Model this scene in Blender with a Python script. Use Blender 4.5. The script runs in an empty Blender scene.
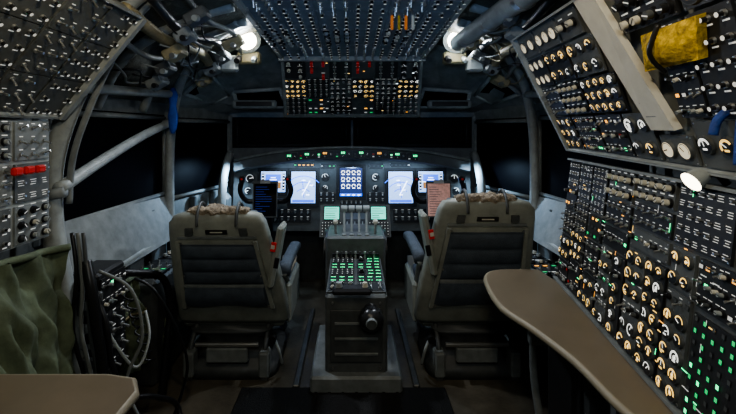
import bpy, bmesh, math, random
from mathutils import Vector, Matrix, noise
random.seed(7)
S=1.25
V=Vector
scene=bpy.context.scene

# ------------------------------------------------------------------ materials
def M(name,col,rough=.5,metal=0.,es=0.,ecol=None,noise_amt=0.,nscale=12.,bump=0.,bscale=40.,spec=.5):
    m=bpy.data.materials.new(name); m.use_nodes=True
    nt=m.node_tree; b=nt.nodes['Principled BSDF']
    b.inputs['Base Color'].default_value=(*col,1)
    b.inputs['Roughness'].default_value=rough
    b.inputs['Metallic'].default_value=metal
    b.inputs['Specular IOR Level'].default_value=spec
    if es>0:
        b.inputs['Emission Color'].default_value=(*(ecol or col),1)
        b.inputs['Emission Strength'].default_value=es
        try: m.cycles.emission_sampling='NONE'
        except Exception: pass
    tc=None
    if noise_amt>0 or bump>0:
        tc=nt.nodes.new('ShaderNodeTexCoord')
    if noise_amt>0:
        n=nt.nodes.new('ShaderNodeTexNoise'); n.inputs['Scale'].default_value=nscale; n.inputs['Detail'].default_value=6
        n.inputs['Roughness'].default_value=.65
        nt.links.new(tc.outputs['Object'],n.inputs['Vector'])
        r=nt.nodes.new('ShaderNodeValToRGB')
        r.color_ramp.elements[0].position=.3; r.color_ramp.elements[1].position=.7
        r.color_ramp.elements[0].color=(*[c*(1-noise_amt) for c in col],1)
        r.color_ramp.elements[1].color=(*[min(1,c*(1+noise_amt)) for c in col],1)
        nt.links.new(n.outputs['Fac'],r.inputs['Fac']); nt.links.new(r.outputs['Color'],b.inputs['Base Color'])
        rr=nt.nodes.new('ShaderNodeMapRange'); rr.inputs['To Min'].default_value=max(0,rough-.12); rr.inputs['To Max'].default_value=min(1,rough+.15)
        nt.links.new(n.outputs['Fac'],rr.inputs['Value']); nt.links.new(rr.outputs['Result'],b.inputs['Roughness'])
    if bump>0:
        n2=nt.nodes.new('ShaderNodeTexNoise'); n2.inputs['Scale'].default_value=bscale; n2.inputs['Detail'].default_value=5
        nt.links.new(tc.outputs['Object'],n2.inputs['Vector'])
        bp=nt.nodes.new('ShaderNodeBump'); bp.inputs['Strength'].default_value=bump; bp.inputs['Distance'].default_value=.02
        nt.links.new(n2.outputs['Fac'],bp.inputs['Height']); nt.links.new(bp.outputs['Normal'],b.inputs['Normal'])
    return m
GREY=M('grey_paint',(.20,.215,.21),.5,noise_amt=.3)
LGREY=M('light_grey_paint',(.31,.33,.32),.45,noise_amt=.25)
SEATG=M('seat_shell_grey',(.25,.26,.225),.5,noise_amt=.25,nscale=9)
DGREY=M('dark_grey_paint',(.07,.075,.075),.5,noise_amt=.3)
BLACK=M('black_plastic',(.012,.012,.013),.38)
BLK2=M('black_module',(.020,.021,.023),.45,noise_amt=.3)
RUBBER=M('black_rubber',(.010,.010,.010),.8,noise_amt=.4,bump=.3,bscale=150)
GLASS=M('night_window_glass',(.002,.002,.003),.45,spec=.06)
SCR=M('crt_glass',(.004,.004,.006),.1)
FLOOR=M('floor_vinyl',(.11,.095,.07),.45,noise_amt=.5,nscale=5,bump=.1,bscale=60)
PAD=M('quilted_insulation',(.10,.10,.08),.75,noise_amt=.6,nscale=7,bump=.9,bscale=14)
CLOTH=M('olive_cloth',(.12,.145,.09),.85,noise_amt=.35,nscale=10,bump=.25,bscale=25)
WOOL=M('tan_sheepskin',(.26,.21,.15),.95,noise_amt=.5,nscale=30,bump=1.,bscale=60)
CUSH=M('blue_grey_seat_fabric',(.065,.080,.10),.8,noise_amt=.3,bump=.3,bscale=200)
DESK=M('brown_laminate',(.165,.13,.085),.36,noise_amt=.14,nscale=4)
DEDGE=M('desk_edge_trim',(.27,.235,.165),.5)
BLUEP=M('overhead_blue_grey',(.17,.21,.25),.5,noise_amt=.25)
ENG=M('engineer_panel_grey',(.10,.107,.105),.5,noise_amt=.3)
PALE=M('pale_placard',(.62,.60,.52),.5,noise_amt=.1)
DIALW=M('backlit_dial_face',(.75,.70,.55),.5,es=.5,ecol=(1,.85,.58))
STEEL=M('brushed_steel',(.5,.5,.48),.3,metal=.9)
WHITE=M('legend_white',(.8,.8,.76),.6,es=.30)
IVORY=M('ivory_knob',(.60,.57,.47),.4)
CREAM=M('lit_dial_yellow',(.9,.65,.25),.5,es=1.2,ecol=(1,.62,.17))
NEED=M('needle_white',(.9,.9,.85),.5,es=.9)
RED=M('red_guard',(.5,.02,.012),.4,es=.10)
ORANGE=M('orange_lever',(.8,.22,.03),.4,es=.15)
YEL=M('yellow_fabric',(.48,.32,.03),.8,noise_amt=.7,nscale=45,bump=.5,bscale=40)
BLUE=M('blue_cloth',(.02,.06,.26),.7,noise_amt=.3,bump=.5)
AMB=M('amber_light',(1,.45,.08),.5,es=1.5)
GRN=M('green_light',(.03,.55,.18),.5,es=.55,ecol=(.03,.8,.22))
GRN2=M('green_digits',(.1,1,.4),.5,es=2.2,ecol=(.05,1,.35))
WLT=M('white_light',(.8,.9,1),.5,es=2.2)
LAMP=M('lamp_glass',(1,.95,.85),.3,es=34,ecol=(1,.90,.70)); LAMP.cycles.emission_sampling='AUTO'
LAMPW=M('map_lamp_glass',(1,.9,.7),.3,es=7,ecol=(1,.88,.66))
SC_W=M('screen_pale_blue',(.5,.7,1),.3,es=1.7,ecol=(.32,.52,1)); SC_W.cycles.emission_sampling='AUTO'
SC_B=M('screen_blue',(.15,.3,.9),.3,es=1.5,ecol=(.04,.14,.95))
SC_D=M('screen_dark_blue',(.02,.03,.1),.3,es=.3,ecol=(.03,.07,.5))
SC_N=M('screen_brown',(.3,.15,.05),.3,es=.8,ecol=(.50,.22,.06))
SC_L=M('screen_lines',(1,1,1),.3,es=4.0,ecol=(.85,.92,1))
SC_G=M('screen_green',(.3,1,.8),.3,es=1.2,ecol=(.10,.80,.60))
SC_K=M('screen_line_dark',(.02,.03,.06),.5)
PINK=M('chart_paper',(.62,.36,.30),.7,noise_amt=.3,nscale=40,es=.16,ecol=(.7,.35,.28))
HOSE=M('grey_hose',(.17,.18,.17),.6,noise_amt=.2)
TAN=M('tan_primer_paint',(.28,.24,.14),.55,noise_amt=.3)
TRACK=M('worn_track_metal',(.16,.16,.15),.45,metal=.6,noise_amt=.3)

# ------------------------------------------------------------------ mesh builder
class MB:
    def __init__(s,name): s.name=name; s.v=[]; s.f=[]; s.mi=[]; s.sm=[]; s.mats=[]
    def mat(s,m):
        if m not in s.mats: s.mats.append(m)
        return s.mats.index(m)
    def add(s,vs,fs,m,smooth=False):
        o=len(s.v); s.v+= [V(p) for p in vs]; k=s.mat(m)
        for f in fs: s.f.append([i+o for i in f]); s.mi.append(k); s.sm.append(smooth)
    def quad(s,a,b,c,d,m): s.add([a,b,c,d],[(0,1,2,3)],m)
    def box(s,c,size,m,R=None,bev=0.):
        c=V(c); hx,hy,hz=[t/2 for t in size]; R=R or Matrix.Identity(3)
        sg=[(x,y,z) for x in(-1,1) for y in(-1,1) for z in(-1,1)]
        if bev<=0:
            vs=[c+R@V((x*hx,y*hy,z*hz)) for x,y,z in sg]
            s.add(vs,[(0,1,3,2),(4,6,7,5),(0,4,5,1),(2,3,7,6),(0,2,6,4),(1,5,7,3)],m); return
        b=min(bev,hx*.95,hy*.95,hz*.95); vs=[]; idx={}
        for t in range(3):
            for g in sg:
                p=[0,0,0]
                for a,h in enumerate((hx,hy,hz)): p[a]=g[a]*(h if a==t else h-b)
                idx[(t,g)]=len(vs); vs.append(c+R@V(p))
        fs=[]
        for t in range(3):
            a,b2=[k for k in range(3) if k!=t]
            for sgn in(-1,1):
                loop=[]
                for p,q in((-1,-1),(1,-1),(1,1),(-1,1)):
                    g=[0,0,0]; g[t]=sgn; g[a]=p; g[b2]=q; loop.append(idx[(t,tuple(g))])
                fs.append(loop)
        for t in range(3):
            a,b2=[k for k in range(3) if k!=t]
            for p in(-1,1):
                for q in(-1,1):
                    g0=[0,0,0];g0[t]=-1;g0[a]=p;g0[b2]=q; g1=list(g0); g1[t]=1
                    g0=tuple(g0); g1=tuple(g1)
                    fs.append([idx[(a,g0)],idx[(a,g1)],idx[(b2,g1)],idx[(b2,g0)]])
        for g in sg: fs.append([idx[(0,g)],idx[(1,g)],idx[(2,g)]])
        s.add(vs,fs,m)
    def cyl(s,p0,p1,r0,r1,m,seg=10,capm=None,cap=True):
        p0=V(p0);p1=V(p1); d=(p1-p0).normalized(); a=d.orthogonal().normalized(); b=d.cross(a)
        c=[(math.cos(2*math.pi*i/seg),math.sin(2*math.pi*i/seg)) for i in range(seg)]
        r=[p0+(a*x+b*y)*r0 for x,y in c]; t=[p1+(a*x+b*y)*r1 for x,y in c]
        s.add(r+t,[(i,(i+1)%seg,seg+(i+1)%seg,seg+i) for i in range(seg)],m,True)
        if cap:
            s.add(t,[tuple(range(seg))],capm or m); s.add(r,[tuple(range(seg))[::-1]],m)
    def tube(s,pts,r,m,seg=8,sub=6,rf=None):
        P=[V(p) for p in pts]; path=[]
        n=len(P)
        if n==2 or sub<=1: path=P
        else:
            for i in range(n-1):
                p0=P[max(i-1,0)];p1=P[i];p2=P[i+1];p3=P[min(i+2,n-1)]
                for k in range(sub):
                    t=k/sub
                    path.append(.5*((2*p1)+(p2-p0)*t+(2*p0-5*p1+4*p2-p3)*t*t+(3*p1-p0-3*p2+p3)*t**3))
            path.append(P[-1])
        a=None; vs=[]; L=len(path)
        for i,p in enumerate(path):
            d=(path[min(i+1,L-1)]-path[max(i-1,0)]).normalized()
            if a is None: a=d.orthogonal().normalized()
            else: a=(a-d*a.dot(d)).normalized()
            b=d.cross(a); rr=r*(rf(i/(L-1)) if rf else 1)
            for j in range(seg):
                w=2*math.pi*j/seg; vs.append(p+(a*math.cos(w)+b*math.sin(w))*rr)
        fs=[(i*seg+j,i*seg+(j+1)%seg,(i+1)*seg+(j+1)%seg,(i+1)*seg+j) for i in range(L-1) for j in range(seg)]
        fs+= [tuple(range(seg))[::-1],tuple(range((L-1)*seg,L*seg))]
        s.add(vs,fs,m,True)
    def loft(s,secs,m,n=28,e=4.,smooth=True):
        vs=[]
        for c,ax,ay in secs:
            c=V(c);ax=V(ax);ay=V(ay)
            for i in range(n):
                w=2*math.pi*i/n; cx=math.cos(w); sy=math.sin(w)
                x=math.copysign(abs(cx)**(2/e),cx); y=math.copysign(abs(sy)**(2/e),sy)
                vs.append(c+ax*x+ay*y)
        L=len(secs)
        fs=[(i*n+j,i*n+(j+1)%n,(i+1)*n+(j+1)%n,(i+1)*n+j) for i in range(L-1) for j in range(n)]
        fs+= [tuple(range(n))[::-1],tuple(range((L-1)*n,L*n))]
        s.add(vs,fs,m,smooth)
    def sphere(s,c,r,m,nu=14,nv=9,sc=(1,1,1)):
        c=V(c); secs=[]
        for k in range(nv+1):
            t=math.pi*(k+.001)/(nv+.002); 
            secs.append((c+V((0,0,-math.cos(t)*r*sc[2])),(math.sin(t)*r*sc[0]+1e-5,0,0),(0,math.sin(t)*r*sc[1]+1e-5,0)))
        s.loft(secs,m,n=nu,e=2)
    def grid(s,fn,nu,nv,m,smooth=True):
        vs=[fn(i/nu,j/nv) for j in range(nv+1) for i in range(nu+1)]
        s.add(vs,[(j*(nu+1)+i,j*(nu+1)+i+1,(j+1)*(nu+1)+i+1,(j+1)*(nu+1)+i) for j in range(nv) for i in range(nu)],m,smooth)
    def prism(s,poly,z0,z1,mt,ms):
        n=len(poly)
        b=[V((x,y,z0)) for x,y in poly]; t=[V((x,y,z1)) for x,y in poly]
        s.add(t,[tuple(range(n))],mt); s.add(b,[tuple(range(n))[::-1]],ms)
        s.add(b+t,[(i,(i+1)%n,n+(i+1)%n,n+i) for i in range(n)],ms)
    def build(s,parent=None):
        me=bpy.data.meshes.new(s.name)
        lo=V([min(p[k] for p in s.v) for k in range(3)]); hi=V([max(p[k] for p in s.v) for k in range(3)])
        c=V(((lo.x+hi.x)/2,(lo.y+hi.y)/2,lo.z))*S
        me.from_pydata([tuple(p*S-c) for p in s.v],[],s.f)
        for m in s.mats: me.materials.append(m)
        me.polygons.foreach_set('material_index',s.mi); me.polygons.foreach_set('use_smooth',s.sm)
        bm=bmesh.new(); bm.from_mesh(me); bmesh.ops.recalc_face_normals(bm,faces=bm.faces); bm.to_mesh(me); bm.free()
        me.update()
        o=bpy.data.objects.new(s.name,me); o.location=c; scene.collection.objects.link(o)
        return o

# ------------------------------------------------------------------ panel frames
class Fr:
    def __init__(s,A,B,C,D):
        s.A,s.B,s.C,s.D=V(A),V(B),V(C),V(D)
        s.W=((s.B-s.A).length+(s.C-s.D).length)/2; s.H=((s.D-s.A).length+(s.C-s.B).length)/2
    def P(s,u,v): return (s.A*(1-u)+s.B*u)*(1-v)+(s.D*(1-u)+s.C*u)*v
    def R(s,u,v):
        ex=((s.B-s.A)*(1-v)+(s.C-s.D)*v).normalized(); dv=((s.D-s.A)*(1-u)+(s.C-s.B)*u)
        n=ex.cross(dv).normalized(); ey=n.cross(ex)
        return Matrix((ex,ey,n)).transposed()
    def Q(s,u,v,h): return s.P(u,v)+s.R(u,v).col[2]*h
def plate4(mb,fr,cs,h0,h1,m):
    vs=[fr.Q(u,v,h0) for u,v in cs]+[fr.Q(u,v,h1) for u,v in cs]
    mb.add(vs,[(0,3,2,1),(4,5,6,7),(0,1,5,4),(1,2,6,5),(2,3,7,6),(3,0,4,7)],m)
def plate(mb,fr,u0,v0,u1,v1,h0,h1,m): plate4(mb,fr,[(u0,v0),(u1,v0),(u1,v1),(u0,v1)],h0,h1,m)
def lq(mb,o,R,cx,cy,w,h,z,m,a=0.):
    ca,sa=math.cos(a),math.sin(a); p=[]
    for x,y in((-w/2,-h/2),(w/2,-h/2),(w/2,h/2),(-w/2,h/2)):
        p.append(o+R@V((cx+x*ca-y*sa,cy+x*sa+y*ca,z)))
    mb.add(p,[(0,1,2,3)],m)
def arc(mb,o,R,r0,r1,a0,a1,z,m,n=8):
    vs=[];
    for i in range(n+1):
        a=a0+(a1-a0)*i/n
        vs+= [o+R@V((r0*math.cos(a),r0*math.sin(a),z)),o+R@V((r1*math.cos(a),r1*math.sin(a),z))]
    mb.add(vs,[(2*i,2*i+1,2*i+3,2*i+2) for i in range(n)],m)
rnd=random.random
def knob(mb,o,R,r=.009,h=.014,m=None,lab=True):
    m=m or random.choice([BLACK,DGREY,LGREY,IVORY])
    n=R.col[2]
    mb.cyl(o,o+n*h*.35,r*1.25,r*1.2,BLACK,10); mb.cyl(o+n*h*.3,o+n*h,r*.85,r*.75,m,10)
    lq(mb,o,R,0,0,r*.25,r*1.4,h+.0006,WHITE if m in(BLACK,DGREY) else BLACK,rnd()*3)
    if lab: lq(mb,o,R,0,r*1.9,r*2,r*.3,.001,WHITE)
def toggle(mb,o,R,k=1.,m=None):
    n=R.col[2]; mb.cyl(o,o+n*.004*k,.006*k,.005*k,STEEL,8)
    t=o+n*.018*k+R.col[1]*random.choice([-.007,.007])*k
    mb.cyl(o,t,.002*k,.0032*k,m or STEEL,6)
    lq(mb,o,R,0,.012*k,.012*k,.0025*k,.001,WHITE)
def breaker(mb,o,R,k=1.):
    n=R.col[2]; mb.cyl(o,o+n*.004*k,.0062*k,.0056*k,STEEL,7); mb.cyl(o,o+n*.012*k,.0042*k,.0042*k,BLACK,7,WHITE)
    lq(mb,o,R,0,-.0105*k,.013*k,.0028*k,.001,WHITE)
def gauge(mb,o,R,r=.016,lit=True,face=None):
    n=R.col[2]; mb.cyl(o,o+n*.006,r*1.18,r*1.08,DGREY,16)
    arc(mb,o,R,0.0001,r*.98,0,2*math.pi,.0066,face or BLACK,16)
    a0=-.6+rnd()*1.5; sp=2.2+rnd()*2.2; a1=a0+sp
    mm=random.choice([CREAM,CREAM,CREAM,NEED]) if lit else WHITE
    if face is None:
        arc(mb,o,R,r*(.60+.15*rnd()),r*.92,a0,a1,.0072,mm,10)
        if rnd()<.35: arc(mb,o,R,0.0001,r*.35,0,6.283,.0070,mm,8)
    else: arc(mb,o,R,r*.80,r*.88,a0,a1,.0072,BLACK,10)
    a=a0+rnd()*3
    lq(mb,o,R,math.cos(a)*r*.33,math.sin(a)*r*.33,r*.8,r*.15,.0078,NEED if face is None else BLACK,a)
    if lit and face is None and rnd()<.6: lq(mb,o,R,0,-r*.42,r*.7,r*.25,.0074,mm)
def ann(mb,o,R,w,h,m): lq(mb,o,R,0,0,w*1.15,h*1.25,.0012,BLACK); lq(mb,o,R,0,0,w,h,.002,m)
def module(mb,fr,u0,v0,u1,v1,kind,sp=.03,bg=None,h=.006,skip=0.):
    g=.0018; gu=g/fr.W; gv=g/fr.H
    plate(mb,fr,u0+gu,v0+gv,u1-gu,v1-gv,0,h,bg or BLK2)
    w=(u1-u0)*fr.W; hh=(v1-v0)*fr.H
    for su in(.004/fr.W,-.004/fr.W):
        for sv in(.004/fr.H,-.004/fr.H):
            uu=(u0 if su>0 else u1)+su*1.6; vv=(v0 if sv>0 else v1)+sv*1.6
            o=fr.Q(uu,vv,h); R=fr.R(uu,vv); mb.cyl(o,o+R.col[2]*.001,.0022,.002,STEEL,6)
    nc=max(1,int(w/sp)); nr=max(1,int(hh/sp))
    for j in range(nr):
        rk=kind if kind!='mixed' else random.choice(['toggle','knob','ann','gauge'])
        if kind=='gcols': rk=random.choice(['gauge','gauge','gauge','small'])
        for i in range(nc):
            if rnd()<skip: continue
            uu=u0+(i+.5)/nc*(u1-u0); vv=v0+(j+.5)/nr*(v1-v0)
            o=fr.Q(uu,vv,h); R=fr.R(uu,vv); k=sp/.03
            if rk=='toggle': toggle(mb,o,R,k)
            elif rk=='breaker': breaker(mb,o,R,k)
            elif rk=='knob': knob(mb,o,R,.0085*k,.013*k)
            elif rk=='iknob': knob(mb,o,R,.0085*k,.015*k,IVORY)
            elif rk=='gauge': gauge(mb,o,R,.0120*k*(.8+.28*rnd()))
            elif rk=='small':
                for q in(-.3,.3):
                    o2=o+R.col[0]*q*sp
                    t=rnd()
                    if t<.4: toggle(mb,o2,R,.7*k)
                    elif t<.7: ann(mb,o2,R,.010*k,.007*k,random.choice([AMB,WHITE,GRN2,DGREY,RED]))
                    else: knob(mb,o2,R,.005*k,.012*k)
            elif rk=='wgauge': gauge(mb,o,R,.0115*k,True,DIALW)
            elif rk=='ann': ann(mb,o,R,.016*k,.009*k,random.choice([DGREY,DGREY,DGREY,DGREY,AMB,GRN,WHITE]))
            elif rk=='green': ann(mb,o,R,.010*k,.012*k,random.choice([GRN,GRN,GRN,GRN2,DGREY,DGREY]))
            elif rk=='guard':
                mb.box(o+R.col[2]*.008*k,(.010*k,.018*k,.014*k),RED,R,.002); lq(mb,o,R,0,.014*k,.014*k,.003*k,.001,WHITE)
            elif rk=='digits':
                lq(mb,o,R,0,0,.024*k,.010*k,.001,BLACK)
                for q in range(4):
                    lq(mb,o,R,(-.0085+q*.0056)*k,0,.0034*k,.0065*k,.0016,GRN2)
            elif rk=='text':
                for q in range(3): lq(mb,o,R,(rnd()-.5)*.004,(.006-q*.006)*k,(.012+rnd()*.01)*k,.0018*k,.001,WHITE)
                if rnd()<.5: mb.cyl(o+R.col[0]*.009*k,o+R.col[0]*.009*k+R.col[2]*.008,.0035*k,.003*k,STEEL,6)
            elif rk=='keys':
                mb.box(o+R.col[2]*.003*k,(.016*k,.016*k,.006*k),DGREY,R,.002*k); lq(mb,o,R,0,0,.007*k,.008*k,.0066*k,WHITE)

# ================================================================== ROOM
mb=MB('floor'); mb.box((0,1.2,-.02),(2.6,4.4,.04),FLOOR); mb.build()
mb=MB('wall_back'); mb.box((0,-.93,.95),(2.6,.05,1.9),DGREY); mb.build()
def slab(mb,p0,p1,z0,z1,m,t=.04,off=0.):
    p0=V((p0[0],p0[1],0));p1=V((p1[0],p1[1],0)); d=(p1-p0); L=d.length; ex=d.normalized(); ey=V((-ex.y,ex.x,0))
    R=Matrix((ex,ey,V((0,0,1)))).transposed()
    mb.box((p0+p1)/2+V((0,0,(z0+z1)/2))+ey*off,(L,t,z1-z0),m,R)
PL=[(-1.24,-.95),(-1.19,1.5),(-1.15,2.45),(-.97,3.14)]
for sgn,nm in((1,'wall_left'),(-1,'wall_right')):
    mb=MB(nm); P=[(x*sgn,y) for x,y in PL]
    slab(mb,P[0],P[1],0,1.36,GREY)
    slab(mb,P[1],P[2],0,.80,GREY); slab(mb,P[2],P[3],0,.76,GREY)
    slab(mb,P[1],P[2],1.29,1.36,GREY); slab(mb,P[2],P[3],1.28,1.36,GREY)
    for (x,y) in P[1:]:
        mb.box((x,y,1.04),(.07,.07,.56),GREY,bev=.012)
    for k in range(7):
        y=1.55+k*.22; x=(-1.15+ (k*.012))*sgn if y<2.45 else (-1.10+(y-2.45)*.24)*sgn
        mb.box((x,y,.38),(.035,.03,.76),DGREY,bev=.004)
    mb.build()
for sgn in(-1,1):
    mb=MB('trim_1' if sgn<0 else 'trim_2')
    if sgn<0: f=Fr((-1.04,1.5,.57),(-1.04,2.42,.57),(-1.125,2.42,.80),(-1.14,1.5,.84)); plate(mb,f,0,0,1,1,0,.01,GREY)
    else:
        f=Fr((1.04,2.42,.57),(1.04,1.7,.57),(1.14,1.7,.83),(1.125,2.42,.80)); plate(mb,f,0,0,1,1,0,.01,GREY)
    mb.tube([(1.05*sgn,1.5,.575),(1.06*sgn,2.0,.59),(1.07*sgn,2.42,.61)],.024,LGREY)
    mb.build()
mb=MB('wall_front')
slab(mb,(-.97,3.14),(0,3.28),0,1.06,DGREY); slab(mb,(0,3.28),(.97,3.14),0,1.06,DGREY)
slab(mb,(-.97,3.14),(0,3.28),1.30,1.38,GREY); slab(mb,(0,3.28),(.97,3.14),1.30,1.38,GREY)
mb.box((0,3.27,1.18),(.04,.05,.26),BLK2,bev=.01)
mb.build()
WIN=[(PL[1],PL[2],.80,1.29),(PL[2],PL[3],.76,1.28),((-.97,3.14),(0,3.28),1.06,1.30),
     ((0,3.28),(.97,3.14),1.06,1.30),((.97,3.14),(1.15,2.45),.76,1.28),((1.15,2.45),(1.19,1.5),.80,1.29)]
for i,(a,b,z0,z1) in enumerate(WIN):
    mb=MB('window_%d'%(i+1)); slab(mb,a,b,z0,z1,GLASS,.012,-.012)
    a3=V((a[0]*.975,a[1]-.012,0)); b3=V((b[0]*.975,b[1]-.012,0)); d=(b3-a3)*.05
    a3+=d; b3-=d
    c=[a3+V((0,0,z0+.02)),b3+V((0,0,z0+.02)),b3+V((0,0,z1-.02)),a3+V((0,0,z1-.02))]
    for k in range(4): mb.tube([c[k],c[(k+1)%4]],.013 if i not in(2,3) else .008,BLK2 if i in(2,3) else GREY,sub=1)
    mb.build()
mb=MB('ceiling')
def strip(a,b,m):
    for k in range(len(a)-1):
        def fn(u,v,k=k):
            p=V(a[k])*(1-u)+V(a[k+1])*u; q=V(b[k])*(1-u)+V(b[k+1])*u
            return p*(1-v)+q*v
        mb.grid(fn,2,2,m,False)
near=[(-1.24,-.95,1.35),(-.95,-.95,1.70),(-.5,-.95,1.86),(.5,-.95,1.86),(.95,-.95,1.70),(1.24,-.95,1.35)]
mid=[(-1.16,2.45,1.33),(-.9,2.45,1.60),(-.5,2.45,1.73),(.5,2.45,1.73),(.9,2.45,1.60),(1.16,2.45,1.33)]
far=[(-.99,3.14,1.33),(-.7,3.17,1.335),(-.4,3.2,1.34),(.4,3.2,1.34),(.7,3.17,1.335),(.99,3.14,1.33)]
strip(near,mid,PAD); strip(mid,far,GREY)
mb.build()
def eyebrow(name,pts):
    mb=MB(name); P=[V(p) for p in pts]; mb.quad(*P,GLASS)
    for k in range(4): mb.tube([P[k],P[(k+1)%4]],.014,LGREY,sub=1)
    mb.build()
for k,s in enumerate((-1,1)):
    eyebrow('window_%d'%(7+k),[(.50*s,2.78,1.485),(.82*s,2.78,1.465),(.86*s,3.0,1.365),(.50*s,3.02,1.375)])
    eyebrow('window_%d'%(9+k),[(.89*s,2.50,1.555),(1.04*s,2.48,1.425),(.99*s,2.80,1.385),(.86*s,2.80,1.445)])
for s in(-1,1):
    mb=MB('fuselage_frame_rib')
    mb.tube([(1.09*s,2.40,.64),(1.095*s,2.40,.95),(1.08*s,2.40,1.24),(.99*s,2.33,1.50),(.78*s,2.15,1.66),(.55*s,1.95,1.73)],.028,LGREY)
    mb.build()
    mb=MB('fuselage_frame_rib')
    mb.tube([(1.10*s,2.1,1.30),(.97*s,2.05,1.52),(.75*s,2.0,1.66),(.52*s,1.95,1.73)],.022,GREY)
    mb.tube([(1.12*s,1.75,1.30),(.99*s,1.75,1.52),(.75*s,1.75,1.67),(.52*s,1.75,1.74)],.022,LGREY)
    mb.tube([(1.06*s,1.47,1.36),(1.05*s,2.0,1.39),(1.03*s,2.36,1.41)],.022,LGREY)
    mb.build()
mb=MB('door_frame_arch')
pts=[(-.62,1.5,1.79),(-.80,1.47,1.69),(-.91,1.46,1.53),(-1.01,1.45,1.31),(-1.075,1.45,1.12),(-1.09,1.45,.95),(-1.07,1.45,.75),(-1.02,1.45,.5),(-.99,1.45,.0)]
mb.tube(pts,.036,LGREY); mb.tube([(x+.05,y+.02,z-.02) for x,y,z in pts[:6]],.012,GREY)
mb.build()
mb=MB('window_grab_bar')
mb.tube([(-1.04,1.42,.99),(-1.09,1.75,1.07),(-1.11,2.12,1.17),(-1.08,2.36,1.24)],.024,LGREY)
mb.tube([(-1.02,1.42,.98),(-1.14,1.42,.96)],.02,GREY,sub=1)
mb.build()

# ================================================================== OVERHEAD
mb=MB('overhead_circuit_breaker_panel')
f=Fr((-.44,2.42,1.645),(.44,2.42,1.645),(.47,.8,1.755),(-.47,.8,1.755))
plate(mb,f,0,0,1,1,-.05,0,BLUEP)
vv=[0,.16,.32,.47,.62,.8,1.0]
for i in range(6):
    for j in range(6):
        module(mb,f,i/6,vv[j],(i+1)/6,vv[j+1],['breaker','breaker','breaker','toggle','breaker','knob'][(i*3+j*5)%6],sp=.046,bg=BLUEP,h=.004,skip=.15)
for u in(.02,.98): plate(mb,f,u-.012,0,u+.012,1,0,.02,LGREY)
plate(mb,f,0,-.012,1,.012,-.05,.03,LGREY)
mb.build()
mb=MB('emergency_release_lever_row')
for i in range(4):
    x=.16+i*.028; o=V((x,1.62,1.685)); mb.cyl(o,o+V((0,-.01,-.03)),.004,.004,STEEL,8)
    mb.box(o+V((0,-.02,-.055)),(.012,.010,.06),ORANGE if i%2==0 else (YEL if i==1 else IVORY),bev=.004)
mb.build()
mb=MB('forward_overhead_panel')
f=Fr((-.46,2.79,1.315),(.46,2.79,1.315),(.42,2.42,1.63),(-.42,2.42,1.63))
plate(mb,f,0,0,1,1,-.05,0,DGREY)
kinds=[['toggle','ann','knob','ann','toggle'],['knob','gauge','toggle','knob','gauge'],['guard','toggle','knob','guard','toggle']]
rv=[0,.33,.68,1]
for i in range(6):
    for j in range(3):
        k=kinds[j][(i+j)%5]
        module(mb,f,i/6,rv[j],(i+1)/6,rv[j+1],k,sp=.036 if j<2 else .05,bg=[BLK2,DGREY][(i+j)%2],skip=.05 if k!='guard' else .4)
for i in range(22):
    u=rnd();v=rnd(); o=f.Q(u,v,.008); ann(mb,o,f.R(u,v),.012,.006,random.choice([AMB,WHITE,WLT,CREAM]))
for u in(0.,1.): plate(mb,f,u-.012,-.02,u+.012,1.0,-.05,.015,GREY)
plate(mb,f,0,-.05,1,-.0,-.05,.015,GREY)
mb.build()

def lamp(s):
    mb=MB('cockpit_dome_lamp'); c=V((.585*s,2.2,1.70))
    d=V((-.12*s,-.75,-.65)).normalized()
    mb.cyl(c-d*.07,c-d*.01,.05,.078,GREY,20); mb.cyl(c-d*.01,c+d*.012,.083,.083,LGREY,20,GREY)
    mb.cyl(c+d*.012,c+d*.020,.058,.050,LAMP,20)
    mb.tube([c-d*.06,c-d*.09+V((0,.05,.05)),c+V((.02*s,.15,.03))],.012,BLACK)
    mb.box(c+V((.0,.08,-.09)),(.13,.06,.07),TAN,bev=.01)
    mb.box(c+V((.10*s,.04,-.13)),(.09,.07,.09),LGREY,bev=.012)
    mb.cyl(c+V((-.05,.04,-.10)),c+V((-.05,.0,-.12)),.02,.016,BLACK,12); mb.cyl(c+V((.04,.04,-.10)),c+V((.04,.0,-.12)),.016,.012,LGREY,12)
    mb.build()
    l=bpy.data.lights.new('dome_lamp_light','SPOT'); l.energy=66; l.color=(.80,.88,1); l.spot_size=3.0; l.spot_blend=.6; l.shadow_soft_size=.06
    o=bpy.data.objects.new('dome_lamp_light',l); o.location=(c+d*.04)*S; o.rotation_euler=d.to_track_quat('-Z','Y').to_euler(); scene.collection.objects.link(o)
lamp(-1); lamp(1)

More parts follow.
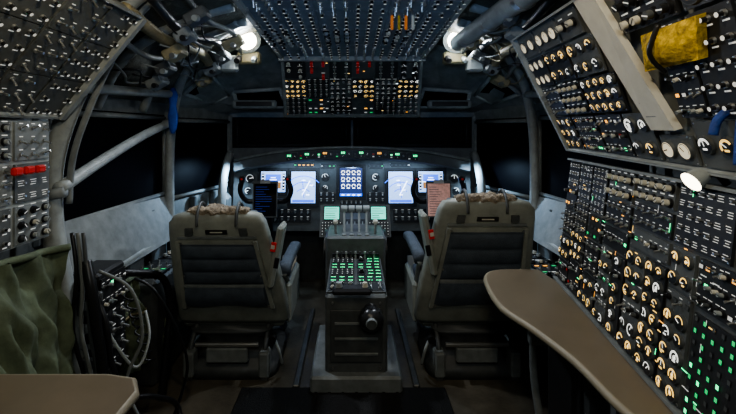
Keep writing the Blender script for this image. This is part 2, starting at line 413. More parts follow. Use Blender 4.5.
for s in(-1,1):
    mb=MB('overhead_hose_bundle')
    for k in range(4):
        x=.60+.085*k; z=1.70-.045*k
        mb.tube([(x*s,1.35,z+.0),((x+.02)*s,1.7,z-.03-.02*(k%2)),((x-.01)*s,2.0,z-.02),((x+.03)*s,2.3,z-.07)],.012+.006*(k%3),[HOSE,BLACK,TAN,GREY][k],rf=(lambda t:1+.12*math.sin(t*260)) if k%2==0 else None,sub=30 if k%2==0 else 6)
    for k in range(16):
        x=.58+rnd()*.42; y=1.5+rnd()*.7
        P=[(x*s,y,1.72-(x-.5)*.55)]
        for q in range(3):
            x=min(1.04,max(.56,x+(rnd()-.5)*.16)); y=min(2.36,y+.06+rnd()*.09)
            P.append((x*s,y,1.70-(x-.5)*.55-rnd()*.03))
        mb.tube(P,.003+.003*rnd(),random.choice([TAN,GREY,BLACK,BLACK,HOSE]),seg=6,sub=5)
    for k in range(9):
        x=.60+.05*(k%5)*1.7; y=1.55+.095*k
        mb.box((s*x,y,1.67-(x-.55)*.62),(.07+.04*rnd(),.06+.04*rnd(),.045),[DGREY,GREY,TAN][k%3],Matrix.Rotation(.5*s,3,'Y'),.008)
        mb.cyl((s*(x-.01),y-.03,1.655-(x-.55)*.62),(s*(x-.01),y-.055,1.65-(x-.55)*.62),.014,.012,[GREY,BLACK,STEEL][k%3],10)
    mb.build()
mb=MB('air_duct_pipe')
mb.cyl((.56,2.12,1.66),(.60,1.15,1.66),.042,.042,LGREY,24)
for y in(2.0,1.7,1.4): mb.cyl((.565+(2.12-y)*.04,y,1.66),(.566+(2.12-y)*.04,y-.03,1.66),.046,.046,STEEL,24)
mb.build()
for s in(-1,1):
    mb=MB('stowage_pouch')
    mb.box((.66*s,2.72,1.375),(.30,.05,.055),GREY,bev=.012); mb.box((.66*s,2.69,1.375),(.24,.01,.03),BLACK,bev=.003)
    mb.build()

# ================================================================== MAIN PANEL
mb=MB('main_instrument_panel')
f=Fr((-.88,2.93,.46),(.88,2.93,.46),(.88,3.0,1.0),(-.88,3.0,1.0))
plate(mb,f,0,0,1,1,-.06,0,ENG)
def uv(x,z): return ((x+.88)/1.76,(z-.46)/.54)
def rect(x0,z0,x1,z1,h0,h1,m):
    u0,v0=uv(x0,z0);u1,v1=uv(x1,z1); plate(mb,f,u0,v0,u1,v1,h0,h1,m)
def lr(x,z,w,h,hh,m,a=0):
    u,v=uv(x,z); lq(mb,f.P(u,v),f.R(u,v),0,0,w,h,hh,m,a)
def bezel(x0,z0,x1,z1):
    rect(x0-.022,z0-.022,x1+.022,z1+.022,0,.014,BLK2); rect(x0,z0,x1,z1,.014,.0145,SCR)
for sg in(-1,1):
    a,b=sorted((sg*.487,sg*.68)); bezel(a,.735,b,.895)
    rect(a+.006,.74,b-.006,.89,.0145,.015,SC_W)
    cx=(a+b)/2; lr(cx,.842,.115,.055,.0155,SC_B); lr(cx,.790,.115,.047,.0155,SC_N); lr(cx,.815,.13,.004,.0162,SC_L)
    lr(cx,.83,.05,.004,.0163,SC_L); lr(cx,.845,.035,.004,.0163,SC_L); lr(cx,.80,.05,.004,.0163,SC_L); lr(cx-.077,.815,.018,.12,.0155,SC_K); lr(cx+.077,.815,.018,.12,.0155,SC_K)
    for q in range(5): lr(cx-.077,.77+q*.023,.012,.005,.0162,SC_L); lr(cx+.077,.77+q*.023,.012,.005,.0162,SC_L)
    a,b=sorted((sg*.265,sg*.455)); bezel(a,.655,b,.895)
    rect(a+.006,.661,b-.006,.889,.0145,.015,SC_W)
    cx=(a+b)/2; u,v=uv(cx,.70); o=f.P(u,v);R=f.R(u,v)
    for r in(.06,.11,.155): arc(mb,o,R,r,r+.006,.75,2.4,.0158,SC_B,14)
    lq(mb,o,R,0,.06,.006,.13,.016,SC_B,.1); lq(mb,o,R,.02,.07,.006,.12,.016,SC_L,-.5)
    for q in range(4): lr(cx-.06+rnd()*.12,.72+q*.035,.025,.006,.0162,SC_L)
    lr(cx,.675,.16,.02,.016,SC_B)
bezel(-.095,.705,.08,.92); rect(-.09,.71,.075,.915,.0145,.015,SC_D)
for i in range(4):
    for j in range(4):
        x=-.066+i*.039; z=.885-j*.05; u,v=uv(x,z); o=f.P(u,v);R=f.R(u,v)
        if j<3: arc(mb,o,R,.010,.0135,-.3,3.6,.0158,SC_L,8)
        lr(x,z-.016,.020,.006,.016,SC_L)
rect(-.09,.71,.075,.73,.015,.0155,SC_B)
for x,z,r in[(-.20,.85,.028),(-.20,.77,.022),(.175,.85,.028),(.175,.77,.022),(-.76,.84,.032),(-.77,.75,.026),(.76,.84,.032),(.77,.75,.026)]:
    u,v=uv(x,z); gauge(mb,f.P(u,v),f.R(u,v),r,False)
def mod(x0,z0,x1,z1,k,sp,**kw):
    u0,v0=uv(x0,z0);u1,v1=uv(x1,z1); module(mb,f,u0,v0,u1,v1,k,sp=sp,**kw)
mod(-.09,.61,.08,.68,'toggle',.03); mod(-.25,.66,-.12,.74,'toggle',.035); mod(.11,.66,.25,.74,'toggle',.035)
mod(-.68,.52,-.3,.62,'toggle',.045); mod(.3,.52,.68,.62,'toggle',.045); mod(-.24,.91,-.12,.95,'ann',.025); mod(.12,.91,.24,.95,'ann',.025)
mod(-.44,.92,-.28,.955,'ann',.03); mod(.28,.92,.44,.955,'ann',.03)
mb.build()

mb=MB('glareshield')
def gz(x): return 1.075-.10*(abs(x)/.85)**2.2
def gy(x): return .10*(abs(x)/.85)**2
N=24
xs=[-.85+1.7*i/N for i in range(N+1)]
prof=[(2.80,-.085,1),(2.775,-.07,1),(2.77,-.01,1),(2.79,.0,1),(3.10,.0,0),(3.10,-.03,0),(2.97,-.06,0)]
vs=[];fs=[];n=len(prof)
for x in xs:
    for y,z,c in prof: vs.append((x,y+gy(x)*c,gz(x)+z))
for i in range(N):
    for j in range(n): fs.append((i*n+j,i*n+(j+1)%n,(i+1)*n+(j+1)%n,(i+1)*n+j))
fs+= [tuple(range(n)),tuple(range(N*n,N*n+n))]
mb.add(vs,fs,M('glareshield_grey',(.09,.095,.095),.6,noise_amt=.2))
for i in range(22):
    x=-.44+i*.042; R=Matrix((V((1,0,0)),V((0,0,1)),V((0,-1,0)))).transposed(); o=V((x,2.771+gy(x),gz(x)-.04))
    lq(mb,o,R,0,0,.040,.05,.0015,BLK2)
    if i%3==0:
        for q in range(3): lq(mb,o,R,-.010+q*.010,.008,.007,.014,.003,[GRN2,GRN2,AMB][(i//3)%3])
        knob(mb,o+V((0,-.002,-.014)),R,.007,.012,BLACK,False)
    elif i%3==1: knob(mb,o,R,.009,.014,random.choice([BLACK,LGREY]))
    else: ann(mb,o,R,.014,.010,random.choice([GRN2,GRN2,DGREY,RED])); ann(mb,o+V((0,0,-.017)),R,.014,.008,random.choice([DGREY,WHITE,GRN]))
mb.tube([(x,2.79+gy(x),gz(x)+.004) for x in xs[::2]],.010,GREY,sub=3)
mb.build()

# ================================================================== PEDESTAL
mb=MB('center_pedestal')
X=.02
mb.box((X,2.58,.30),(.34,.66,.60),ENG,bev=.012)
mb.box((X,2.06,.25),(.29,.42,.37),ENG,bev=.012)
mb.box((X,2.06,.04),(.42,.50,.08),GREY,bev=.01)
mb.box((X,1.846,.25),(.24,.012,.24),DGREY,bev=.003)
for k in range(3): mb.box((X,1.838,.17+k*.07),(.20,.008,.012),GREY,bev=.002)
for zz in(.10,.40):
    for xx in(-.11,.11): mb.cyl((X+xx,1.852,zz),(X+xx,1.843,zz),.006,.005,STEEL,8)
f=Fr((X-.14,1.87,.44),(X+.14,1.87,.44),(X+.14,2.26,.475),(X-.14,2.26,.475))
plate(mb,f,0,0,1,1,-.02,.004,DGREY)
module(mb,f,.02,.02,.48,.22,'knob',sp=.035); module(mb,f,.52,.02,.98,.22,'toggle',sp=.035)
for j in range(4):
    v0=.24+j*.19
    if j%2==0:
        module(mb,f,.02,v0,.48,v0+.18,'digits',sp=.034); module(mb,f,.52,v0,.98,v0+.18,'digits',sp=.034)
    else:
        module(mb,f,.02,v0,.48,v0+.18,'keys',sp=.022); module(mb,f,.52,v0,.70,v0+.18,'knob',sp=.04); module(mb,f,.71,v0,.98,v0+.18,'digits',sp=.034)
f=Fr((X-.13,2.24,.50),(X+.13,2.24,.50),(X+.13,2.62,.61),(X-.13,2.62,.61))
plate(mb,f,0,0,1,1,-.05,.006,BLK2)
# front face of the throttle stand: slotted quadrant with arched slats
for i in range(9): mb.box((X-.104+i*.026,2.243,.475),(.012,.008,.09),[LGREY,DGREY][i%2],bev=.002)
for i in range(9): plate(mb,f,.1+i*.095,.08,.125+i*.095,.9,.006,.012,LGREY)
for i in range(4):
    x=X-.066+i*.044; mb.box((x,2.37,.62),(.014,.020,.21),LGREY,Matrix.Rotation(-.25,3,'X'),.003); mb.cyl((x-.018,2.395,.73),(x+.018,2.395,.73),.019,.019,LGREY,12)
    mb.box((x,2.28,.555),(.010,.014,.10),STEEL); mb.box((x,2.272,.60),(.026,.018,.024),GREY,bev=.005)
for sx in(-.115,.115): mb.box((X+sx,2.34,.58),(.014,.03,.18),LGREY,Matrix.Rotation(.3,3,'X'),.003); mb.box((X+sx,2.31,.67),(.028,.036,.028),IVORY,bev=.008)
for sx in(-.165,.165): mb.cyl((X+sx,2.45,.47),(X+sx+math.copysign(.02,sx),2.45,.47),.12,.12,BLACK,28); mb.cyl((X+sx,2.45,.47),(X+sx+math.copysign(.023,sx),2.45,.47),.09,.09,LGREY,28,BLACK)
for sg in(-1,1):
    cx=X+sg*.150
    f=Fr((cx-.075,2.50,.53),(cx+.075,2.50,.53),(cx+.075,2.60,.715),(cx-.075,2.60,.715))
    plate(mb,f,0,0,1,1,-.08,.0,DGREY); plate(mb,f,.15,.50,.85,.95,0,.004,BLACK); plate(mb,f,.19,.54,.81,.92,.004,.005,SC_G)
    for q in range(5): 
        plate(mb,f,.22,.57+q*.07,.22+.3+rnd()*.25,.59+q*.07,.005,.0055,SC_K)
    module(mb,f,.06,.04,.94,.47,'keys',sp=.018,h=.003)
mb.build()
mb=MB('aileron_trim_knob')
TK=M('knob_satin_black',(.028,.028,.03),.28)
mb.sphere((.085,1.79,.355),.056,TK,nu=20,nv=12,sc=(1,.9,.95)); mb.cyl((.085,1.80,.36),(.085,1.845,.38),.022,.03,TK,14); mb.box((.0,1.83,.468),(.18,.07,.03),TK,bev=.010)
mb.cyl((.085,1.742,.355),(.085,1.732,.355),.026,.022,GREY,16,DGREY)
for k in range(8):
    a=k*math.pi/4; mb.cyl((.085+.046*math.cos(a),1.772,.355+.044*math.sin(a)),(.085+.050*math.cos(a),1.805,.355+.048*math.sin(a)),.009,.009,TK,8)
mb.cyl((-.06,1.825,.485),(-.06,1.825,.505),.018,.014,LGREY,12); mb.cyl((.06,1.825,.485),(.06,1.825,.505),.014,.010,IVORY,12)
mb.build()

# ================================================================== YOKES
def yoke(s,board):
    mb=MB('control_yoke'); cx=.56*s; y=2.62
    mb.tube([(cx,y+.10,.0),(cx,y+.09,.35),(cx,y+.04,.62),(cx,y+.02,.72)],.032,BLACK)
    mb.cyl((cx,y+.10,0),(cx,y+.10,.05),.07,.05,DGREY,18)
    mb.box((cx,y-.01,.74),(.11,.07,.07),BLACK,bev=.012)
    mb.tube([(cx-.145,y-.04,.88),(cx-.165,y-.03,.81),(cx-.13,y-.01,.74),(cx-.05,y,.735),(cx+.05,y,.735),(cx+.13,y-.01,.74),(cx+.165,y-.03,.81),(cx+.145,y-.04,.88)],.017,BLACK)
    for q in(-1,1): mb.box((cx+q*.147,y-.04,.885),(.04,.04,.035),BLACK,bev=.01); mb.cyl((cx+q*.147,y-.062,.885),(cx+q*.147,y-.056,.885),.007,.007,RED,8)
    f=Fr((cx-.08,y-.06,.64),(cx+.08,y-.06,.64),(cx+.08,y-.03,.87),(cx-.08,y-.03,.87))
    plate(mb,f,0,0,1,1,-.012,0,DGREY); plate(mb,f,.05,.04,.95,.93,0,.002,PINK if board else SCR); plate(mb,f,.3,.93,.7,1.03,0,.01,STEEL)
    for q in range(12):
        plate(mb,f,.12,.10+q*.066,.3+rnd()*.55,.112+q*.066,.002,.0026,SC_K if board else SC_D)
    mb.build()
yoke(-1,False); yoke(1,True)

# ================================================================== SEATS
def seat(s,dz):
    mb=MB('cockpit_seat'); q=-s
    def C(o,i,y,z): return V(((o+i)/2*s,y,z))
    prof=[(.235,2.03,.84,.34,.03),(.26,2.025,.865,.315,.045),(.45+dz*.4,1.97,.865,.335,.052),(.60+dz*.7,1.93,.860,.37,.052),(.72+dz,1.895,.855,.395,.05),(.77+dz,1.88,.85,.405,.046),(.805+dz,1.875,.825,.425,.036),(.82+dz,1.875,.77,.47,.015)]
    mb.loft([(C(o,i,y,z),(abs(o-i)/2,0,0),(0,hd,0)) for z,y,o,i,hd in prof],SEATG,n=40,e=6)
    mb.loft([(C(o-.04,i+.04,y+.07,z),(abs(o-i)/2-.04,0,0),(0,.045,0)) for z,y,o,i,hd in prof[:-1]],CUSH,n=28,e=4)
    def rear(z):
        for a,b in zip(prof,prof[1:]):
            if a[0]<=z<=b[0]:
                t=(z-a[0])/(b[0]-a[0]); return [a[k]*(1-t)+b[k]*t for k in range(5)]
        return prof[-2]
    def FR(z0,z1,mo,mi):
        a=rear(z0);b=rear(z1)
        xs0=sorted(((a[2]-mo)*s,(a[3]+mi)*s)); xs1=sorted(((b[2]-mo)*s,(b[3]+mi)*s))
        return Fr((xs0[0],a[1]-a[4]-.001,z0),(xs0[1],a[1]-a[4]-.001,z0),(xs1[1],b[1]-b[4]-.001,z1),(xs1[0],b[1]-b[4]-.001,z1))
    zt=.69+dz; f=FR(.34,zt,.045,.05)
    plate(mb,f,0,0,1,1,-.01,.008,SEATG); plate(mb,f,.035,.04,.965,.95,.008,.010,CUSH)
    f3=Fr(f.Q(.06,.05,.010),f.Q(.94,.05,.010),f.Q(.94,.34,.010),f.Q(.06,.34,.010))
    mb.grid(lambda a,b:f3.Q(a,b,.012+.014*math.sin(b*3.1)+.004*math.sin(a*9)),16,8,CUSH)
    plate(mb,f,.05,.34,.95,.365,.010,.026,GREY)
    f5=Fr(f.Q(.05,.38,.010),f.Q(.95,.38,.010),f.Q(.95,.93,.010),f.Q(.05,.93,.010))
    mb.grid(lambda a,b:f5.Q(a,b,.004+.014*abs(math.sin(b*math.pi*3))**.5*abs(math.sin(a*math.pi))**.3),36,30,CUSH)
    for u in(.0,.955): plate(mb,f,u,0,u+.045,1,.008,.018,SEATG)
    for u in(.06,.94):
        for v in(.02,.5,.97):
            o=f.Q(u,v,.012); mb.cyl(o,o+f.R(u,v).col[2]*.006,.006,.005,STEEL,8)
    f2=FR(zt+.01,.765+dz,.05,.05); plate(mb,f2,0,.0,1,.14,0,.008,GREY)
    plate(mb,f2,.36,.30,.64,.62,0,.004,BLACK); plate(mb,f2,.42,.42,.58,.50,.004,.006,IVORY)
    for u in(.10,.80): plate(mb,f2,u,.25,u+.10,.75,0,.010,DGREY)
    a=rear(.62+dz)
    R=Matrix.Rotation(.18*q,3,'Y')
    mb.box((a[3]*s+q*.012,a[1]+.01,.60+dz),(.03,.13,.30),SEATG,R,.012)
    mb.box((a[3]*s+q*.008,a[1]-.062,.655+dz),(.024,.006,.045),RED,R,.002); mb.box((a[3]*s+q*.006,a[1]-.066,.655+dz),(.018,.004,.018),PALE,R,.001)
    mb.box((a[3]*s+q*.022,a[1]-.062,.58+dz),(.022,.006,.05),BLACK,R,.002)
    for xx in(.335,.85):
        mb.loft([((xx*s,y,z),(.030,0,0),(0,.003,.024)) for y,z in((1.98,.50+dz),(2.02,.515+dz),(2.25,.525+dz),(2.36,.52+dz),(2.39,.51+dz))],CUSH,n=16,e=3)
        mb.tube([(xx*s,1.98,.49+dz),(xx*s,2.1,.40),(xx*s,2.2,.30)],.014,GREY)
    mb.box((.60*s,2.27,.245),(.52,.50,.09),SEATG,bev=.02)
    mb.loft([((.60*s,y,z),(w,0,0),(0,0,h)) for y,z,w,h in((2.0,.33,.20,.03),(2.06,.335,.235,.05),(2.38,.345,.235,.055),(2.48,.34,.225,.05),(2.51,.33,.20,.025))],CUSH,n=26,e=4)
    for xx in(.325,.875): mb.box((xx*s,2.2,.32),(.03,.34,.20),SEATG,bev=.012)
    mb.loft([((.60*s,2.12,z),(w,0,0),(0,d,0)) for z,w,d in((.0,.235,.20),(.05,.23,.195),(.07,.17,.14),(.16,.15,.13),(.20,.20,.16),(.215,.21,.17))],DGREY,n=24,e=6)
    for xx in(.42,.78):
        mb.box((xx*s,2.2,.015),(.035,.58,.03),TRACK,bev=.004); mb.box((xx*s,1.93,.08),(.05,.07,.12),GREY,bev=.008)
        mb.tube([(xx*s,1.93,.04),(xx*s,1.94,.15),(xx*s,2.03,.23)],.012,DGREY)
    mb.box((.60*s,1.925,.12),(.20,.03,.07),GREY,bev=.006); mb.cyl((.45*s,1.92,.17),(.75*s,1.92,.17),.011,.011,STEEL,10)
    mb.tube([(.38*s,1.94,.20),(.35*s,1.92,.14),(.34*s,1.95,.06)],.007,LGREY); mb.cyl((.38*s,1.92,.2),(.38*s,1.90,.2),.02,.018,BLACK,12)
    def wool(u,v):
        x=(.48+.29*u); w=v*math.pi*1.15-.3
        r=.036+.016*noise.noise(V((u*9,v*6,s*3)))+.008*noise.noise(V((u*25,v*20,s)))
        r*=.55+.45*math.sin(math.pi*min(1,max(0,u)))**.4
        return V((x*s,1.885-math.cos(w)*r*1.2,.812+dz+math.sin(w)*r*.85))
    mb.grid(wool,34,14,WOOL)
    for xx in(.53,.71): mb.tube([(xx*s,1.825,.76+dz),(xx*s,1.828,.80+dz),(xx*s,1.85,.835+dz),(xx*s,1.90,.856+dz),(xx*s,1.97,.79+dz),(xx*s,2.03,.6+dz)],.007,DGREY)
    mb.build()
seat(-1,0.0); seat(1,.06)

# ================================================================== SIDE CONSOLES
for s in(-1,1):
    mb=MB('side_console'); x=.96*s
    mb.box((.985*s,2.15,.25),(.15,.60,.50),DGREY,bev=.02); mb.box((.94*s,2.62,.25),(.14,.36,.50),GREY,bev=.02); mb.box((.91*s,2.82,.62),(.09,.16,.26),GREY,bev=.03)
    X0,X1=sorted((.915*s,1.05*s))
    f=Fr((X0,1.87,.502),(X1,1.87,.502),(X1,2.44,.502),(X0,2.44,.502)); module(mb,f,.02,.02,.98,.48,'mixed',sp=.04); module(mb,f,.02,.5,.98,.98,'knob',sp=.045)
    mb.tube([(.93*s,2.62,.50),(.92*s,2.55,.62),(.90*s,2.58,.70)],.012,BLACK); mb.cyl((.90*s,2.58,.70),(.87*s,2.54,.70),.02,.026,BLACK,12,DGREY)
    mb.tube([(.86*s,2.72,.30),(.89*s,2.72,.55),(.90*s,2.78,.80),(.91*s,2.88,.93),(.91*s,2.98,1.02)],.03,LGREY)
    mb.build()

# ================================================================== ENGINEER PANELS (right)
mb=MB('flight_engineer_instrument_panel')
f=Fr((.83,1.62,.60),(.63,.48,.60),(.69,.48,1.085),(.89,1.62,1.085))
plate(mb,f,0,0,1,1,-.04,0,ENG)
def mE(u0,v0,u1,v1,k,sp=.03,**kw): module(mb,f,u0,v0,u1,v1,k,sp=sp,**kw)
mE(.01,.80,.10,.98,'text',.026); mE(.01,.60,.10,.79,'small',.04); mE(.01,.40,.10,.59,'toggle',.028); mE(.01,.20,.10,.39,'gcols',.034); mE(.01,.02,.10,.19,'small',.034)
mE(.105,.72,.20,.98,'text',.022); mE(.205,.66,.30,.98,'text',.022); mE(.105,.48,.20,.71,'toggle',.024); mE(.205,.48,.30,.65,'ann',.026)
mE(.105,.26,.20,.47,'gcols',.034); mE(.105,.02,.20,.25,'gcols',.038); mE(.205,.25,.30,.47,'toggle',.028); mE(.205,.02,.30,.24,'gcols',.036)
mE(.31,.80,.44,.98,'iknob',.036,bg=ENG); mE(.31,.64,.44,.79,'toggle',.03); mE(.31,.50,.44,.63,'small',.036); mE(.31,.02,.375,.49,'gcols',.036,bg=ENG); mE(.38,.02,.44,.49,'gcols',.036)
mE(.45,.84,.60,.98,'iknob',.034,bg=ENG); mE(.45,.70,.60,.83,'toggle',.026); mE(.45,.58,.60,.69,'small',.036,bg=ENG); mE(.45,.02,.525,.57,'gcols',.042,bg=ENG); mE(.53,.02,.60,.57,'gcols',.038)
mE(.61,.70,.76,.98,'text',.026); mE(.61,.50,.68,.69,'gcols',.040,bg=ENG); mE(.61,.02,.68,.49,'gcols',.038,bg=ENG)
mE(.69,.02,.84,.46,'green',.022); mE(.69,.48,.84,.69,'small',.034)
mE(.77,.70,.98,.98,'gauge',.05,bg=ENG); mE(.85,.02,.98,.69,'gauge',.05)
for k in range(80):
    u=.04+rnd()*.7; v=.05+rnd()*.9; o=f.Q(u,v,.0075); lq(mb,o,f.R(u,v),0,0,.010+.014*rnd(),.0026,0,random.choice([WHITE,WHITE,CREAM,AMB,GRN2]),random.choice([0,0,1.57]))
for v in(.0,.985): plate(mb,f,0,v,1,v+.015,0,.016,GREY)
mb.build()
mb=MB('upper_engineer_panel')
f=Fr((.885,1.61,1.125),(.70,.45,1.105),(.60,.45,1.57),(.655,1.60,1.57))
plate(mb,f,0,0,1,1,-.03,0,GREY)
mE(.01,.80,.13,.98,'wgauge',.05,bg=ENG); mE(.14,.80,.28,.98,'wgauge',.05,bg=ENG); mE(.29,.80,.40,.98,'iknob',.045,bg=ENG)
mE(.01,.55,.13,.79,'wgauge',.040); mE(.14,.55,.28,.79,'gauge',.042); mE(.29,.55,.43,.79,'gauge',.045,bg=ENG)
mE(.01,.30,.13,.54,'toggle',.03); mE(.14,.30,.28,.54,'iknob',.034); mE(.29,.30,.46,.54,'gcols',.036)
mE(.01,.02,.13,.29,'gcols',.036); mE(.14,.02,.28,.29,'small',.03); mE(.29,.02,.42,.29,'small',.04); mE(.425,.02,.53,.29,'gauge',.05,bg=ENG)
plate4(mb,f,[(.540,.20),(.615,.20),(.495,.99),(.420,.99)],.0,.018,PALE)
for q in range(9):
    v=.27+q*.075; u=.550-.12*(v-.2)/.79; plate(mb,f,u,v,u+.02+.02*rnd(),v+.005,.018,.0187,GREY)
mE(.54,.02,.64,.17,'wgauge',.05,bg=ENG)
mE(.545,.70,.70,.98,'knob',.045); mE(.63,.25,.70,.69,'small',.034); mE(.65,.02,.80,.24,'gauge',.055,bg=ENG)
mE(.705,.25,.80,.69,'breaker',.036); mE(.71,.70,.98,.98,'gauge',.06); mE(.81,.02,.98,.69,'knob',.05)
for v in(.0,.985): plate(mb,f,0,v,1,v+.015,0,.02,LGREY)
plate(mb,f,-.012,0,.003,1,-.03,.02,LGREY)
o=f.Q(.66,.0,.02); mb.cyl(o,o+V((-.026,.0,-.016)),.016,.022,LGREY,20,LAMPW)
mb.tube([o,o+V((.03,.0,.0)),o+V((.05,0,-.02))],.008,BLACK)
mb.build()
mb=MB('yellow_survival_pouch')
def pt(u,v,h): return f.Q(u,v,h)
mb.grid(lambda a,b: f.Q(.595+.14*a+.02*b,.50+.17*b,.022+.022*(math.sin(a*3.1)*math.sin(b*3.1))**.5+.004*noise.noise(V((a*8,b*8,0)))),18,14,YEL)
f4=Fr(f.Q(.595,.50,.02),f.Q(.735,.50,.02),f.Q(.755,.67,.02),f.Q(.615,.67,.02)); plate(mb,f4,0,0,1,1,-.012,.006,YEL)
mb.tube([pt(.655,.48,.03),pt(.66,.58,.052),pt(.675,.69,.03)],.005,BLACK)
mb.build()
mb=MB('blue_glove')
D=V((.0,-.065,.03))
for k in range(4): mb.tube([V((.715+.004*k,.80-.013*k,1.19))+D,V((.712+.004*k,.80-.014*k,1.15-.006*(k%2)))+D,V((.708+.004*k,.798-.015*k,1.105-.01*(k%3)))+D],.0075,BLUE)
mb.loft([(V((.716,.775,z))+D,(.012,0,0),(0,w,0)) for z,w in((1.28,.012),(1.26,.026),(1.22,.03),(1.18,.028))],BLUE,n=18,e=2.5)
mb.tube([V((.714,.81,1.215))+D,V((.70,.83,1.19))+D,V((.695,.835,1.16))+D],.008,BLUE); mb.tube([V((.722,.775,1.28))+D,V((.74,.775,1.31))+D],.004,STEEL,sub=1)
mb.build()
mb=MB('equipment_rack')
mb.box((.95,1.05,.28),(.34,1.1,.56),DGREY,bev=.01)
for k in range(4): mb.box((.775,.65+k*.27,.28),(.01,.22,.44),BLK2,bev=.004); mb.tube([(.765,.58+k*.27,.42),(.745,.62+k*.27,.42),(.745,.68+k*.27,.42),(.765,.72+k*.27,.42)],.006,STEEL)
mb.build()

def cr(P,sub=6):
    out=[];n=len(P)
    for i in range(n-1):
        p0=V(P[max(i-1,0)]);p1=V(P[i]);p2=V(P[i+1]);p3=V(P[min(i+2,n-1)])
        for k in range(sub):
            t=k/sub; out.append(tuple(.5*((2*p1)+(p2-p0)*t+(2*p0-5*p1+4*p2-p3)*t*t+(3*p1-p0-3*p2+p3)*t**3)))
    out.append(tuple(P[-1])); return out
mb=MB('engineer_desk')
inner=cr([(.80,1.72),(.64,1.72),(.56,1.66),(.525,1.52),(.515,1.36),(.555,1.22),(.588,1.05),(.59,.90),(.60,.80),(.605,.6),(.605,.42)])
poly=inner+[(.625,.42),(.815,1.52)]
mb.prism(poly,.577,.600,DESK,DEDGE)
mb.tube([(x,y,.589) for x,y in inner[::2]],.0115,DEDGE,sub=2)
mb.box((.70,1.45,.50),(.12,.03,.15),GREY,bev=.005); mb.box((.68,.95,.50),(.12,.03,.15),GREY,bev=.005)
mb.tube([(.66,1.45,.57),(.66,1.45,.3),(.70,1.42,.0)],.014,GREY)
mb.build()

# ================================================================== LEFT PANELS
mb=MB('left_circuit_breaker_panel')
f=Fr((-1.03,.45,1.25),(-1.03,1.40,1.25),(-.74,1.40,1.60),(-.74,.45,1.60))
plate(mb,f,0,0,1,1,-.04,0,GREY)
for i in range(6):
    for j in range(3):
        module(mb,f,i/6+.004,j/3,(i+1)/6-.004,(j+1)/3,['toggle','breaker','toggle','breaker'][(i+2*j)%4],sp=.038,bg=ENG,skip=.15)
for v in(0,.985): plate(mb,f,0,v,1,v+.02,0,.02,LGREY)
plate(mb,f,.985,0,1.01,1,-.04,.025,LGREY)
mb.build()
mb=MB('left_switch_panel')
f=Fr((-1.03,.75,.84),(-1.03,1.36,.84),(-1.03,1.36,1.23),(-1.03,.75,1.23))
plate(mb,f,0,0,1,1,-.05,0,LGREY)
for i in range(4):
    for j in range(3):
        module(mb,f,i/4+.01,j/3+.01,(i+1)/4-.01,(j+1)/3-.01,['toggle','knob','text','toggle','breaker'][(i*2+j)%5],sp=.036,bg=[ENG,GREY][(i+j)%2])
for i in range(3):
    o=f.Q(.70+.07*i,.62,.01); mb.cyl(o,o+V((.03,0,0)),.006,.006,STEEL,8); mb.box(o+V((.035,0,-.004)),(.018,.035,.024),RED,bev=.005)
mb.build()
mb=MB('avionics_rack')
mb.box((-.99,1.55,.46),(.12,.18,.42),BLK2,bev=.01)
f=Fr((-.928,1.47,.27),(-.928,1.63,.27),(-.928,1.63,.65),(-.928,1.47,.65))
module(mb,f,0,.66,1,1,'small',sp=.05); module(mb,f,0,.33,1,.65,'toggle',sp=.05); module(mb,f,0,0,1,.32,'toggle',sp=.045)
for k in range(3): mb.box((-.95,1.45,.33+k*.12),(.09,.02,.09),[DGREY,GREY,DGREY][k],bev=.006); mb.cyl((-.95,1.44,.33+k*.12),(-.95,1.425,.33+k*.12),.018,.015,[STEEL,BLACK,GREY][k],12)
mb.build()
def cloth(name,A,B,C,D,amp,m,sc=5,strap=True):
    mb=MB(name); f=Fr(A,B,C,D)
    def fn(u,v):
        p=V((u*sc,v*sc*.35,amp*50)); n1=noise.noise(p); n2=noise.noise(V((u*sc*1.6+v*2,v*sc*.5,3.))); n3=noise.noise(V((u*sc*3.5+v*4,v*sc*1.2,8.)))
        return f.Q(u,v,amp*(.55*math.sin(u*sc*2.2+n1*5+v*2)+1.3*n2+.5*n3+1.2*math.sin(u*3.14)*math.sin(min(1,v*1.2)*3.14)))
    mb.grid(fn,70,60,m)
    mb.tube([fn(u/8,1.0) for u in range(9)],.012,m)
    if strap: mb.tube([fn(t/10,.62)+V((.008,0,0)) for t in range(11)],.006,TAN,seg=6)
    return mb
mb=cloth('crumpled_equipment_cover',(-.92,.93,.28),(-.95,1.36,.30),(-.99,1.36,.80),(-.99,.85,.84),.032,CLOTH,6,False); mb.build()
mb=cloth('padded_storage_bag',(-1.0,1.70,.12),(-.91,2.0,.14),(-.97,2.02,.50),(-1.02,1.68,.54),.03,CLOTH,7); mb.build()
mb=MB('folding_side_desk')
mb.prism([(-1.1,.45),(-.50,.45),(-.50,.92),(-.53,.965),(-.60,.98),(-1.1,.98)],.577,.60,DESK,DEDGE); mb.tube([(-1.1,.98,.589),(-.60,.98,.589),(-.53,.965,.589),(-.50,.92,.589),(-.50,.45,.589)],.0115,DEDGE,sub=1)
mb.box((-.99,.68,.28),(.2,.3,.57),DGREY,bev=.01)
mb.build()
mb=MB('cable_bundle')
mb.tube([(-.91,1.42,.62),(-.86,1.40,.52),(-.84,1.40,.38),(-.80,1.42,.26),(-.74,1.5,.20),(-.70,1.6,.10),(-.66,1.55,.012)],.010,BLACK)
mb.tube([(-.90,1.42,.70),(-.80,1.45,.62),(-.76,1.45,.45),(-.80,1.42,.30),(-.70,1.38,.14),(-.60,1.33,.012),(-.52,1.38,.012)],.006,HOSE)
mb.tube([(-.93,1.40,.74),(-.90,1.38,.66),(-.88,1.38,.52),(-.86,1.38,.38),(-.85,1.38,.02)],.018,BLACK)
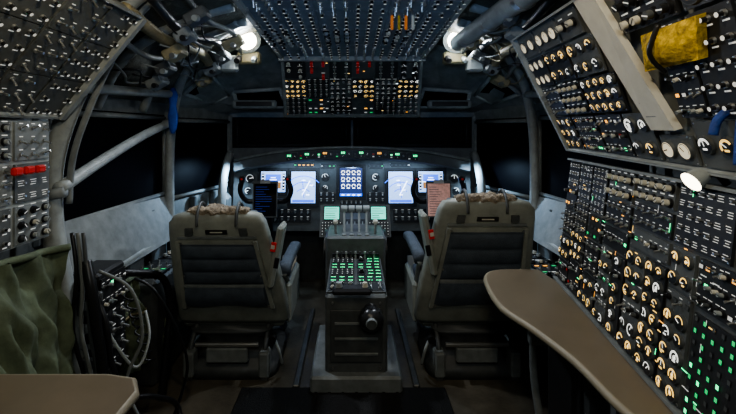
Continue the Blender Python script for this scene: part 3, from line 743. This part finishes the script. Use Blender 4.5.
mb.tube([(-.88,1.62,.60),(-.80,1.62,.55),(-.72,1.66,.36),(-.70,1.7,.18),(-.74,1.66,.012)],.006,BLACK)
mb.tube([(-.92,1.43,.58),(-.84,1.42,.44),(-.78,1.45,.34),(-.76,1.5,.42),(-.80,1.55,.50)],.005,LGREY)
mb.tube([(-.92,1.43,.46),(-.86,1.40,.34),(-.80,1.40,.24),(-.86,1.42,.16),(-.80,1.44,.05),(-.70,1.46,.012)],.006,HOSE)
for k in range(3): mb.tube([(-.98+.02*k,1.40,.84),(-.95+.02*k,1.38,.70-.03*k),(-.97+.03*k,1.39,.50),(-.93+.02*k,1.40,.30),(-.95,1.42,.05)],.007,[BLACK,HOSE,DGREY][k])
mb.tube([(-.84+.02*math.cos(t*1.3),1.5+.02*math.sin(t*1.3)+.004*t,.60-.009*t) for t in range(40)],.004,BLACK,seg=5,sub=2)
mb.build()
mb=MB('oxygen_hose')
mb.tube([(-1.02,1.64,.60),(-.94,1.68,.60),(-.86,1.8,.54),(-.84,1.85,.40),(-.84,1.82,.25),(-.84,1.76,.02)],.016,BLACK,sub=20,rf=lambda t:1+.14*math.sin(t*300))
mb.build()
mb=MB('blue_curtain_tie'); mb.loft([((-1.02,2.28,z),(w,0,0),(0,.014,0)) for z,w in((1.44,.010),(1.40,.028),(1.34,.018),(1.28,.030),(1.21,.022),(1.18,.008))],M('blue_strap_fabric',(.04,.10,.45),.7,noise_amt=.3),n=14,e=2.2); mb.build()

# ================================================================== FLOOR ITEMS
mb=MB('rubber_floor_mat'); mb.box((-.04,1.45,.006),(.94,.80,.012),RUBBER,bev=.004)
for k in range(15): mb.box((-.47+k*.0613,1.45,.0135),(.012,.76,.003),RUBBER)
mb.build()
mb=MB('seat_floor_track')
for x in(-.26,.30): mb.box((x,2.25,.010),(.03,.8,.018),TRACK,bev=.004)
mb.build()
mb=MB('rudder_pedal_set')
for cx in(-.56,.56):
    for q in(-.11,.11):
        mb.box((cx+q,2.86,.22),(.11,.02,.16),STEEL,Matrix.Rotation(-.4,3,'X'),.006); mb.tube([(cx+q,2.88,.15),(cx+q,2.90,.0)],.014,DGREY,sub=1)
mb.build()

# ================================================================== LIGHTS
def area(name,loc,d,e,col,sx,sy=None):
    l=bpy.data.lights.new(name,'AREA'); l.energy=e; l.color=col; l.shape='RECTANGLE'; l.size=sx*S; l.size_y=(sy or sx)*S
    o=bpy.data.objects.new(name,l); o.location=V(loc)*S; o.rotation_euler=V(d).to_track_quat('-Z','Y').to_euler(); scene.collection.objects.link(o)
def spot(name,loc,d,e,col,size,blend=.7,soft=.04):
    l=bpy.data.lights.new(name,'SPOT'); l.energy=e; l.color=col; l.spot_size=size; l.spot_blend=blend; l.shadow_soft_size=soft
    o=bpy.data.objects.new(name,l); o.location=V(loc)*S; o.rotation_euler=V(d).to_track_quat('-Z','Y').to_euler(); scene.collection.objects.link(o)
area('glareshield_flood_left',(-.45,2.87,.955),(0,.35,-1),1.8,(.50,.72,1),.7,.03)
area('glareshield_flood_right',(.45,2.87,.955),(0,.35,-1),1.8,(.50,.72,1),.7,.03)
for s in(-1,1): spot('side_flood',(.78*s,2.80,.96),(.5*s,-.10,-.75),22,(.48,.72,1),2.4,soft=.03)
spot('pedestal_flood',(.02,2.36,1.60),(0,-.06,-1),17,(.62,.80,1),1.5)
mb=MB('added_fill_fixture'); mb.box((0,-.25,1.80),(.5,.25,.04),LGREY,bev=.01); mb.box((0,-.25,1.775),(.44,.2,.01),WHITE); mb.build()  # invented fixture behind the camera, housing the frontal fill
area('frontal_fill',(0,-.25,1.765),(0,.75,-.66),16,(.88,.93,.90),.44,.2)  # added cool fill from behind the camera, brightens the whole view
spot('engineer_map_light',(.12,.55,1.72),(.62,.42,-.62),19,(1,.84,.60),1.9)
spot('left_station_light',(-.35,.75,1.72),(-.55,.62,-.75),15,(1,.86,.62),2.1)
spot('roof_panel_fill',(0,.15,1.35),(0,.95,.22),42,(.38,.60,1),1.2,soft=.05)  # added out-of-view spot without fixture, brightens the overhead panel from below

w=bpy.data.worlds.new('night'); scene.world=w; w.use_nodes=True
w.node_tree.nodes['Background'].inputs['Color'].default_value=(.01,.012,.02,1); w.node_tree.nodes['Background'].inputs['Strength'].default_value=.3
try:
    scene.view_settings.view_transform='AgX'; scene.view_settings.look='AgX - Medium High Contrast'
except Exception: pass
cam=bpy.data.cameras.new('camera'); cam.lens=400/736*36; cam.sensor_width=36; cam.shift_x=16/736; cam.shift_y=-77/736; cam.clip_start=.01
co=bpy.data.objects.new('camera',cam); co.location=(0,0,1.2*S); co.rotation_euler=(math.pi/2,0,0); scene.collection.objects.link(co); scene.camera=co
